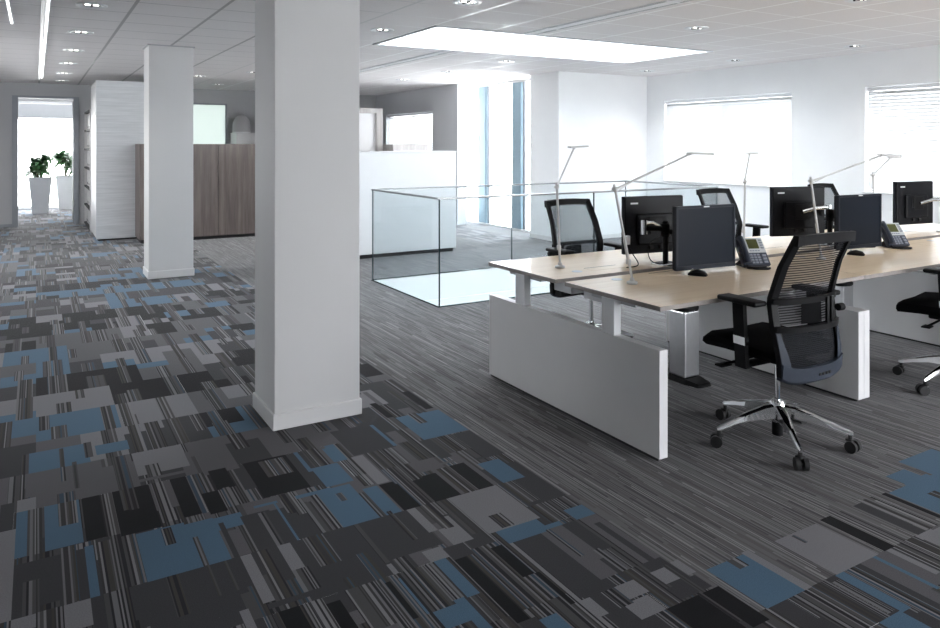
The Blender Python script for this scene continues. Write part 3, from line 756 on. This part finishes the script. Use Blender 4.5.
# ------------------------------------------------------------------ office chairs
def make_chair():
    t = thing('office_chair', '', 'chair', (0, 0, 0), 0, 'black mesh backed office chairs')
    # star base
    m = MB(); m.lathe([(.034, .105), (.042, .115), (.042, .185), (.034, .205), (.028, .215)], n=24); hub = m.build('base', chrome, t, True)
    m = MB(); m.lathe([(.020, .03), (.028, .035), (.028, .1045)], n=18); m.build('gas_sleeve', black_plastic, hub, True)
    for k in range(5):
        a = math.radians(20+72*k); R = Matrix.Rotation(a, 3, 'Z')
        m = MB(); secs = []
        for r, w, zt, zb in ((.030, .027, .195, .125), (.08, .025, .190, .130), (.17, .019, .165, .124), (.26, .014, .132, .104), (.335, .012, .106, .084), (.352, .008, .098, .084)):
            secs.append([R @ Vector(p) for p in ((r, -w, zb), (r, w, zb), (r, w*.9, zt-.008), (r, w*.45, zt), (r, -w*.45, zt), (r, -w*.9, zt-.008))])
        m.loft(secs); m.build('leg', chrome, hub, True)
        m = MB(); c_ = R @ Vector((.338, 0, 0)); ax = R @ Vector((0, 1, 0)) if k % 2 else R @ Vector((.5, .86, 0)); pr = ax.cross(Vector((0, 0, 1)))
        cc = c_ + pr*.014
        for s in (-1, 1):
            m.cyl(cc+ax*(s*.009)+Vector((0, 0, .030)), cc+ax*(s*.030)+Vector((0, 0, .030)), .0295, n=20)
        m.cyl(cc-ax*.0285+Vector((0, 0, .030)), cc+ax*.0285+Vector((0, 0, .030)), .012, n=12)
        m.cyl(c_+Vector((0, 0, .030)), c_+Vector((0, 0, .088)), .010, n=12)
        m.box(c_.x-.017, c_.x+.017, c_.y-.017, c_.y+.017, .052, .064, bev=.004)
        m.build('caster', rubber, t, True)
    m = MB(); m.cyl((0, 0, .2155), (0, 0, .425), .0145, n=18); m.build('gas_lift', chrome, t, True)
    m = MB(); m.box(-.10, .10, -.10, .15, .425, .468, bev=.012); m.box(-.05, .05, -.205, -.08, .425, .455, bev=.01)
    m.cyl((-.10, .06, .44), (-.29, .09, .418), .007); m.box(-.335, -.26, .065, .115, .411, .421, bev=.004); m.build('tilt_mechanism', black_plastic, t, True)
    # seat
    m = MB(); secs = []
    prof = [(.295, .458, .482), (.29, .462, .520), (.26, .464, .542), (.16, .470, .551), (.00, .470, .546), (-.10, .470, .543), (-.150, .472, .535), (-.165, .485, .510)]
    for i, (y, zb, zt) in enumerate(prof):
        e = (i in (0, len(prof)-1)); w = .238 if not e else .20
        zt2 = zt; hgt = max(.02, zt-zb)
        secs.append([(-w+.03, y, zb), (w-.03, y, zb), (w, y, zb+hgt*.4), (w-.006, y, zb+hgt*.75), (w-.04, y, zt2), (0, y, zt2-.006), (-w+.04, y, zt2), (-w+.006, y, zb+hgt*.75), (-w, y, zb+hgt*.4)])
    m.loft(secs); m.build('seat', black_fabric, t, True)
    # back: profile yb(z), half width hw(z)
    def itp(tab, z):
        for (z0, v0), (z1, v1) in zip(tab, tab[1:]):
            if z <= z1: u = max(0, (z-z0)/(z1-z0)); return v0+(v1-v0)*u
        return tab[-1][1]
    YT = [(.38, -.190), (.50, -.190), (.64, -.160), (.78, -.142), (.95, -.195), (1.13, -.290)]
    HT = [(.38, .222), (.48, .228), (.62, .236), (.78, .240), (1.12, .215)]
    yb = lambda z: itp(YT, z); hw = lambda z: itp(HT, z)
    bow = lambda x, z: yb(z)+.035*(1-(x/hw(z))**2)*-1.0 if False else yb(z)-.028*(1-min(1, (x/hw(z))**2))
    zs = [.415+i*(1.112-.415)/22 for i in range(23)]
    m = MB()
    for s in (-1, 1):
        secs = []
        for z in zs:
            o_, i_ = s*hw(z), s*(hw(z)-.036); y = yb(z); yi = bow(i_, z)
            secs.append([(o_, y-.013, z), (i_, yi-.014, z), (i_, yi+.010, z), (o_, y+.015, z)])
        m.loft(secs)
    secs = []
    for i in range(17):
        x = -.216+.432*i/16; zt = 1.118-.010*(abs(x)/.216)**3; zb = zt-.048
        secs.append([(x, bow(x, 1.10)-.014+.0, zb), (x, bow(x, 1.10)-.020, zt), (x, bow(x, 1.10)+.012, zt), (x, bow(x, 1.10)+.012, zb)])
    m.loft(secs); m.build('back_frame', black_plastic, t, True)
    # lower shell, a slate U with a wide foot
    m = MB(); secs = []
    for i in range(21):
        u = -1+2*i/20; x = u*.224; lift = .030*abs(u)**5
        zb, zt = .372+lift, .452+.03*abs(u)**4
        y0_, y1_ = bow(x, .42)-.020, bow(x, .42)+.004
        secs.append([(x, y0_+.012, zb), (x, y0_, zb+.012), (x, y0_-.006, zt), (x, y1_, zt), (x, y1_+.012, zb)])
    m.loft(secs)
    for s in (-1, 1):
        secs = []
        for z in (.44, .48, .52, .56, .60, .63):
            o_, i_ = s*(hw(z)-.002), s*(hw(z)-.052+.030*max(0, (z-.48)/.15)); y = yb(z)
            secs.append([(o_, y-.018, z), (i_, bow(i_, z)-.019, z), (i_, bow(i_, z)-.013, z), (o_, y-.012, z)])
        m.loft(secs)
    sh = m.build('back_shell', shell_plastic, t, True)
    m = MB()
    for x in (.004, .030, .056, .082): m.box(x, x+.015, bow(x, .42)-.0275, bow(x, .42)-.019, .405, .419, bev=.002)
    m.build('air_slots', black_matte, sh)
    def surf(z0, z1, off):
        return lambda u, v: ((-1+2*u)*(hw(z0+(z1-z0)*v)-.030), bow((-1+2*u)*(hw(z0+(z1-z0)*v)-.030), z0+(z1-z0)*v)+off, z0+(z1-z0)*v)
    m = MB(); m.grid(surf(.655, 1.080, 0), 14, 14); m.build('mesh_upper', mesh_open, t, True)
    m = MB(); m.grid(surf(.440, .650, -.002), 14, 10); m.build('mesh_lower', mesh_dense, t, True)
    # lumbar support: two bowed rails, pad and knob on the outside
    m = MB()
    for z in (.780, .645):
        secs = []
        for i in range(15):
            u = -1+2*i/14; x = u*(hw(z)-.002); y = bow(x, z)-.018-.032*(1-u**4)
            secs.append([(x, y-.007, z-.015), (x, y-.009, z+.012), (x, y+.005, z+.015), (x, y+.005, z-.012)])
        m.loft(secs)
    for x in (.085, .125): m.box(x-.010, x+.010, bow(x, .71)-.060, bow(x, .71)-.045, .640, .785, bev=.004)
    m.build('lumbar_support', black_plastic, t, True)
    m = MB(); m.grid(lambda u, v: ((-.075+.15*u)+.0, bow(0, .71)-.030+.010*(2*u-1)**2, .66+.105*v), 8, 6); m.build('lumbar_pad', black_fabric, t, True)
    m = MB(); m.cyl((.205, bow(.2, .715)-.042, .715), (.242, bow(.2, .715)-.042, .715), .019, n=16); m.build('lumbar_knob', black_plastic, t, True)
    # armrests
    for s in (-1, 1):
        x = s*.284
        m = MB(); m.loft([[(x-.013, y-.034, z), (x+.013, y-.034, z), (x+.013, y+.034, z), (x-.013, y+.034, z)] for y, z in ((-.02, .43), (-.015, .50), (-.005, .66), (.0, .752))])
        m.box(min(x, s*.10), max(x, s*.10), -.045, .010, .430, .452, bev=.006); a = m.build('armrest', black_plastic, t, True)
        m = MB(); m.loft([[(x-.0145, y-.036, z), (x+.0145, y-.036, z), (x+.0145, y+.036, z), (x-.0145, y+.036, z)] for y, z in ((-.0125, .545), (-.010, .585))]); m.build('arm_sleeve', chrome, a)
        m = MB(); m.box(x-.045, x+.045, -.135, .108, .752, .778, bev=.011, seg=3); m.build('arm_pad', black_plastic, a, True)
    return t
ch0 = make_chair()
CH = [((3.335, 2.495), -2, 'office chair in front, seen from behind at the near desk with chrome star base'),
      ((5.07, 2.455), 10, 'office chair cut off by the photo\'s right edge at the second desk'),
      ((3.59, 4.30), 181, 'office chair facing us beyond the near desk\'s left end by the glass'),
      ((5.64, 4.66), 180, 'office chair behind the front switched off monitor, top of its back showing'),
      ((7.36, 4.68), 182, 'office chair farthest back, between a monitor\'s back and the second screen')]
for i, (p, a, lab) in enumerate(CH):
    if i == 0: ch0.location = (*p, 0); ch0.rotation_euler = (0, 0, math.radians(a)); ch0['label'] = lab
    else: dup(ch0, (*p, 0), math.radians(a), lab)
# the chairs across the desks have a finer, paler mesh
for o in list(C.objects):
    if o.name.startswith('mesh_upper') and o.parent and o.parent.location.y > 4:
        o.data = o.data.copy(); o.data.materials[0] = mesh_fine

# ------------------------------------------------------------------ monitors, arms, phones, lamps
DZ = .757
def make_monitor(w, h):
    t = thing('monitor', '', 'monitor', (0, 0, 0), 0, 'flat monitors on the bench desks')     # faces -y, origin at the screen's centre
    b = .016
    m = MB()
    for q in ((-w/2, -w/2+b, -h/2, h/2), (w/2-b, w/2, -h/2, h/2), (-w/2+b, w/2-b, h/2-b, h/2), (-w/2+b, w/2-b, -h/2, -h/2+b*1.6)):
        m.box(q[0], q[1], -.012, .014, q[2], q[3], bev=.002)
    m.build('bezel', bezel_plastic, t)
    m = MB(); m.box(-w/2+b, w/2-b, -.007, .012, -h/2+b*1.6, h/2-b); m.build('screen', screen_mat, t)
    m = MB(); m.box(-w/2+.002, w/2-.002, .0145, .030, -h/2+.002, h/2-.002, bev=.006); m.box(-w*.30, w*.30, .030, .052, -h*.34, h*.20, bev=.010)
    m.box(-w*.16, w*.16, .052, .060, -h*.10, h*.12, bev=.004); bc = m.build('back_cover', monitor_plastic, t)
    m = MB(); m.box(w/2-.105, w/2-.045, .0301, .0312, h/2-.052, h/2-.041); m.build('brand_mark', mark_white, bc)
    m = MB(); m.box(-.022, .022, -.0135, -.0121, h/2-.011, h/2-.004); m.build('brand_badge', mark_white, t)
    m = MB(); m.box(-.06, .06, .0605, .066, -.06, .06, bev=.003); m.build('mount_plate', black_plastic, t)
    m = MB()
    for x in (-.06, .02): m.box(x, x+.03, .030, .046, -h*.42, -h*.355, bev=.003)
    m.build('ports', black_matte, bc)
    return t
def place_mon(proto, c, a, lab, used=[]):
    if not used: used.append(1); o = proto; o.location = c; o.rotation_euler = (0, 0, math.radians(a)); o['label'] = lab
    else: o = dup(proto, c, math.radians(a), lab)
    return o
mon = make_monitor(.48, .392)
MONS = [((3.585, 3.20, 0.972), -5, 'front', 'switched off monitor facing us on the near desk, beside the first phone'),
        ((3.665, 3.74, 0.995), 171, 'back', 'monitor seen from behind left of the first screen, its arm showing'),
        ((5.20, 3.20, 0.982), -4, 'front', 'switched off monitor facing us on the second desk, right of the front chair'),
        ((5.25, 3.75, 1.010), 163, 'back', 'black monitor back with white mark, between first phone and second screen'),
        ((6.915, 3.75, 1.010), 172, 'back', 'black monitor back at the photo\'s right, before the second blind')]
for c, a, s, lab in MONS: place_mon(mon, c, a, lab)

def make_arm(x, y, targets, label):
    t = thing('dual_monitor_mount', label, 'monitor arm', (x, y, DZ), 0, 'steel monitor arms on the benches')
    m = MB(); m.box(-.075, .075, -.055, .055, .001, .014, bev=.004); m.build('base_clamp', steel, t)
    m = MB(); m.cyl((0, 0, .014), (0, 0, .285), .0185, n=20); m.build('pole', black_plastic, t, True)
    for (tx, ty, tz), el in targets:
        e = Vector((tx-x, ty-y, tz-DZ)); z = e.z
        k = Vector((el[0]-x, el[1]-y, z))
        m = MB(); m.cyl((0, 0, z-.03), (0, 0, z+.03), .030, n=20); col = m.build('collar', black_plastic, t, True)
        m = MB(); m.tube([Vector((0, 0, z)), k*.5+Vector((0, 0, z*.5)), k], .018, 10); m.build('lower_arm', black_plastic, col, True)
        m = MB(); m.cyl(k-Vector((0, 0, .04)), k+Vector((0, 0, .055)), .022, n=16); m.build('elbow', chrome, col, True)
        m = MB(); m.tube([k+Vector((0, 0, .035)), (k+e)*.5+Vector((0, 0, .03)), e], .015, 10); m.build('upper_arm', steel, col, True)
make_arm(3.56, 3.51, [((3.591, 3.272, .972), (3.69, 3.40)), ((3.652, 3.668, .995), (3.44, 3.585))], 'double monitor arm on a black pole behind the first screen')
make_arm(5.32, 3.51, [((5.205, 3.272, .982), (5.40, 3.40)), ((5.219, 3.678, 1.010), (5.44, 3.600))], 'double monitor arm between the second screen and the black monitor back')
make_arm(7.03, 3.51, [((6.905, 3.677, 1.010), (7.16, 3.600))], 'monitor arm at the photo\'s right edge reaching from a black pole')

def make_phone():
    t = thing('desk_phone', '', 'phone', (0, 0, 0), 0, 'desk phones with olive displays')     # user side -y
    Rx = Matrix.Rotation(math.radians(52), 3, 'X')
    def P_(x, y, z): return Rx @ Vector((x, y, z)) + Vector((0, -.065, .022))
    def slab(m, x0, x1, y0, y1, z0, z1, mi=0):
        m.loft([[P_(x0, y0, z0), P_(x1, y0, z0), P_(x1, y1, z0), P_(x0, y1, z0)], [P_(x0, y0, z1), P_(x1, y0, z1), P_(x1, y1, z1), P_(x0, y1, z1)]], mi=mi); return m
    m = MB(); slab(m, -.085, .115, 0, .215, -.028, 0); m.build('body', phone_blue, t)
    m = MB(); slab(m, -.025, .112, .095, .213, .0003, .006); fc = m.build('faceplate', phone_silver, t)
    m = MB(); slab(m, -.010, .070, .125, .200, .0065, .008); m.build('display', lcd_mat, fc)
    m = MB()
    for i in range(4): slab(m, .082, .104, .125+i*.02, .137+i*.02, .0065, .010)
    for i in range(4): slab(m, -.008+i*.02, .006+i*.02, .104, .113, .0065, .009)
    m.build('side_keys', phone_key, fc)
    m = MB()
    for i in range(3):
        for j in range(4): slab(m, -.015+i*.026, .004+i*.026, .012+j*.020, .025+j*.020, .0003, .005)
    for j in range(3): slab(m, .075, .102, .014+j*.025, .030+j*.025, .0003, .005)
    m.build('keypad', phone_key, t)
    m = MB(); pts = [P_(-.058, .01, .020), P_(-.058, .04, .030), P_(-.058, .11, .034), P_(-.058, .175, .030), P_(-.058, .205, .020)]
    m.tube(pts, .02, 12, [.024, .020, .017, .020, .024]); m.build('handset', phone_blue, t, True)
    m = MB(); m.loft([[(-.07, -.04, .001), (.10, -.04, .001), (.10, .10, .001), (-.07, .10, .001)], [(-.06, -.045, .028), (.09, -.045, .028), (.09, -.01, .07), (-.06, -.01, .07)]]); m.build('stand', black_plastic, t)
    m = MB(); pts = [(-.06, -.062, .02), (-.075, -.10, .010), (-.03, -.135, .008), (.045, -.145, .008), (.075, -.125, .008), (.03, -.110, .008), (-.03, -.10, .008), (-.07, -.06, .008)]
    cur = []
    for i in range(len(pts)-1):
        for k in range(5): cur.append(Vector(pts[i]).lerp(Vector(pts[i+1]), k/5))
    m.tube(cur, .0075, 8); m.build('cord', black_plastic, t, True)
    return t
ph = make_phone(); ph.location = (3.97, 3.17, DZ+.0005); ph.rotation_euler = (0, 0, math.radians(-22)); ph['label'] = 'desk phone with olive display beside the first screen on the near desk'
ph.scale = (.92, .92, .92)
dup(ph, (5.66, 3.22, DZ+.0005), math.radians(-20), 'desk phone with olive display right of the second screen')

def lamp(base, top, arm, h1, h2, label, slim=False):
    t = thing('desk_lamp', label, 'lamp', (base[0], base[1], DZ), 0, 'slender silver desk lamps')
    O = Vector((base[0], base[1], DZ)); T = Vector(top)-O; A = Vector(arm)-O; B1 = Vector(h1)-O; B2 = Vector(h2)-O
    m = MB(); m.lathe([(.030, .001), (.032, .005), (.030, .014), (.014, .020), (.012, .035)], n=20); m.build('base', lamp_metal, t, True)
    z0 = Vector((0, 0, .03)); d = (T-z0).normalized(); s = Vector((0, 1, 0))*.011
    m = MB(); m.tube([z0, T], .0075, 8); m.tube([z0+s+d*.10, T+s-d*.30], .003, 6)
    k = z0+d*.10; m.box(k.x-.010, k.x+.010, k.y-.006, k.y+.016, k.z-.015, k.z+.015, bev=.003); m.build('pole', lamp_metal, t, True)
    m = MB(); m.sphere(T, .015, n=12); m.cyl(T-Vector((0, .012, 0)), T+Vector((0, .018, 0)), .010, n=12); m.cyl(T, T+Vector((-.006, 0, .028)), .008, n=10); m.build('joint', lamp_metal, t, True)
    e = (A-T).normalized()
    m = MB(); m.tube([T+e*.01+Vector((0, .006, -.004)), A], .0065, 8); m.tube([T+e*.02+Vector((0, .006, -.020)), T+e*.16+Vector((0, .006, -.006))], .003, 6); m.build('arm', lamp_metal, t, True)
    m = MB(); m.sphere(A, .011, n=12); m.build('head_joint', lamp_metal, t, True)
    f = (B2-B1); L = f.length; ang = math.atan2(f.y, f.x); el = math.asin(f.z/L)
    m = MB(); R = Matrix.Rotation(ang, 3, 'Z') @ Matrix.Rotation(-el, 3, 'Y'); c = (B1+B2)/2+Vector((0, 0, .006))
    m.box(c.x-L/2, c.x+L/2, c.y-.018, c.y+.018, c.z-.006, c.z+.006, bev=.003, rot=R); hd_ = m.build('head', lamp_metal, t)
    m = MB(); c2 = c-Vector((0, 0, .0072)); m.box(c2.x-L*.42, c2.x+L*.42, c2.y-.012, c2.y+.012, c2.z-.0008, c2.z+.0008, rot=R); m.build('light_strip', mark_white, hd_)
lamp((2.88, 3.754), (2.856, 3.754, 1.275), (3.309, 4.15, 1.520), (3.25, 4.13, 1.520), (3.437, 4.16, 1.526), 'slender silver desk lamp at the far left corner, arm raised steeply')
lamp((2.903, 3.119), (2.776, 3.119, 1.298), (3.366, 3.12, 1.489), (3.349, 3.12, 1.489), (3.555, 3.12, 1.481), 'slender silver desk lamp nearest us, long arm reaching over the first monitors')
lamp((4.62, 3.75), (4.633, 3.75, 1.260), (5.12, 4.10, 1.465), (5.09, 4.10, 1.465), (5.215, 4.10, 1.465), 'slender silver desk lamp before the first blind, upright and thin')
lamp((4.63, 3.12), (4.52, 3.12, 1.298), (5.157, 3.02, 1.463), (5.150, 3.02, 1.468), (5.40, 3.02, 1.455), 'slender silver desk lamp behind the front chair, long arm to the second screen')
lamp((6.32, 3.75), (6.298, 3.75, 1.277), (6.88, 3.93, 1.418), (6.85, 3.93, 1.418), (7.02, 3.93, 1.416), 'slender silver desk lamp before the blind at the right')

# loose things on the desks
def cable(label, pts, r=.0035, mat=black_plastic):
    P0 = [Vector(p) for p in pts]; cur = []
    for i in range(len(P0)-1):
        a, b, c, d = P0[max(i-1, 0)], P0[i], P0[i+1], P0[min(i+2, len(P0)-1)]
        for k in range(8):
            u = k/8; cur.append(.5*((2*b)+(c-a)*u+(2*a-5*b+4*c-d)*u*u+(3*b-a-3*c+d)*u**3))
    cur.append(P0[-1])
    m = MB(); m.tube(cur, r, 8); o = m.build('cable', mat, None, True); tag(o, label, 'cable', 'loose black cables on the benches')
z = DZ+.0048
cable('black cable hanging from a white plug by the first monitor back', [(3.30, 3.585, .90), (3.33, 3.575, .84), (3.36, 3.555, .78), (3.33, 3.54, z), (3.24, 3.53, z)])
cable('black cable looping round the first arm\'s pole', [(3.60, 3.60, .93), (3.47, 3.57, .88), (3.45, 3.53, .79), (3.52, 3.458, z), (3.62, 3.455, z+.0)], .003)
cable('black cable lying under the first screen towards the phone', [(3.70, 3.30, z), (3.82, 3.27, z), (3.92, 3.33, z), (4.0, 3.35, z)], .004)
cable('black cable lying under the second screen towards its phone', [(5.40, 3.32, z), (5.52, 3.27, z), (5.56, 3.36, z), (5.60, 3.40, z)], .004)
t = thing('plug', 'small white plug hanging by the first monitor back', 'plug', (3.295, 3.585, .9), 0)
m = MB(); m.box(-.016, .016, -.012, .012, -.002, .055, bev=.003); m.build('housing', mark_white, t)
def mouse(x, y, a, lab):
    t = thing('computer_mouse', lab, 'mouse', (x, y, DZ+.0005), math.radians(a), 'computer mice on the benches')
    m = MB(); m.loft([[(-w, yy, .0), (w, yy, .0), (w*.95, yy, h*.6), (w*.5, yy, h), (-w*.5, yy, h), (-w*.95, yy, h*.6)] for yy, w, h in ((-.055, .02, .012), (-.04, .03, .028), (0, .031, .036), (.04, .028, .024), (.055, .018, .010))]); m.build('shell', black_plastic, t, True)
    m = MB(); m.cyl((-.004, .03, .029), (.004, .03, .029), .008, n=14); m.build('wheel', silver, t, True)
mouse(3.43, 3.12, 30, 'black computer mouse at the first screen\'s lower left corner')
mouse(5.03, 3.12, 20, 'black computer mouse at the second screen\'s lower left corner')
for i, (x, y, a, lab) in enumerate(((6.45, 3.88, 8, 'white sheet painting window glare before the black monitor back at the right'), (6.78, 3.86, -4, 'white sheet painting window glare right of the other, under the monitor back at the right'))):
    t = MB(); t.box(-.105, .105, -.148, .148, 0, .0012, rot=None); o = t.build('glare_sheet', paper_mat); o.location = (x, y, DZ+.0006+.0002); o.rotation_euler = (0, 0, math.radians(a)); tag(o, lab, 'paper', 'painted window glare on the far desk')  # thin white sheets stand in for the window's reflection on the desktop
SKY, SPOT, EXPO = 9.0, 20.0, 0.92
# ------------------------------------------------------------------ light and camera
wd = bpy.data.worlds.new('sky'); scene.world = wd; wd.use_nodes = True
nt = wd.node_tree; bg = nt.nodes['Background']
tc = nt.nodes.new('ShaderNodeTexCoord'); sp = nt.nodes.new('ShaderNodeSeparateXYZ'); nt.links.new(tc.outputs['Generated'], sp.inputs[0])
col = ramp(nt, mth(nt, 'ADD', mth(nt, 'MULTIPLY', sp.outputs[2], .5), .5), [(.45, (.965, .97, .97)), (.52, (.965, .98, 1.0)), (1.0, (.94, .965, 1.0))])
nt.links.new(col, bg.inputs['Color']); bg.inputs['Strength'].default_value = SKY

def portal(loc, rot, sx, sy):
    l = bpy.data.lights.new('window_daylight', 'AREA'); l.shape = 'RECTANGLE'; l.size = sx; l.size_y = sy
    o = bpy.data.objects.new('window_daylight', l); C.objects.link(o); o.location = loc; o.rotation_euler = rot
    l.cycles.is_portal = True; return o
portal((XR+.2, (W1[0]+W1[1])/2, 1.6), (0, PI/2, 0), 1.3, 2.4)
portal((XR+.2, (W2[0]+W2[1])/2, 1.6), (0, PI/2, 0), 1.3, 2.4)
portal((FX+.16, 12.0, 1.35), (0, PI/2, 0), 2.65, 4.2)
portal((5.24, 7.03, H+.44), (0, 0, 0), 3.8, 1.5)
portal((.3, 20.28, 1.3), (-PI/2, 0, 0), 2.1, 2.5)
portal((2.95, 20.28, 1.5), (-PI/2, 0, 0), 2.1, 2.0)
for a, b, c, d in LW_FILL: portal((X0-.19, (a+b)/2, (c+d)/2), (0, -PI/2, 0), d-c, b-a)
for a, b, c, d in RW_FILL: portal(((a+b)/2, Y0-.19, (c+d)/2), (PI/2, 0, 0), b-a, d-c)

for o in dls:
    l = bpy.data.lights.new('downlight_lamp', 'SPOT'); l.energy = SPOT; l.spot_size = math.radians(125); l.spot_blend = 1.0; l.shadow_soft_size = .06
    l.color = (1, .96, .91)
    q = bpy.data.objects.new('downlight_lamp', l); C.objects.link(q); q.location = (o.location.x, o.location.y, H-.03)

cam = bpy.data.cameras.new('camera'); co = bpy.data.objects.new('camera', cam); C.objects.link(co)
F = 736.0
cam.sensor_width = 36; cam.lens = 36*F/940; cam.shift_y = -(314-143.74)/940; cam.clip_start = .05; cam.clip_end = 400
co.location = (0, 0, 1.55); co.rotation_euler = (PI/2, 0, -math.radians(30.526))
scene.camera = co
vs = scene.view_settings; vs.view_transform = 'Standard'; vs.look = 'None'; vs.gamma = 1; vs.use_curve_mapping = False; vs.exposure = EXPO
scene.cycles.max_bounces = 12; scene.cycles.diffuse_bounces = 8; scene.cycles.transparent_max_bounces = 16
scene.cycles.sample_clamp_indirect = 8
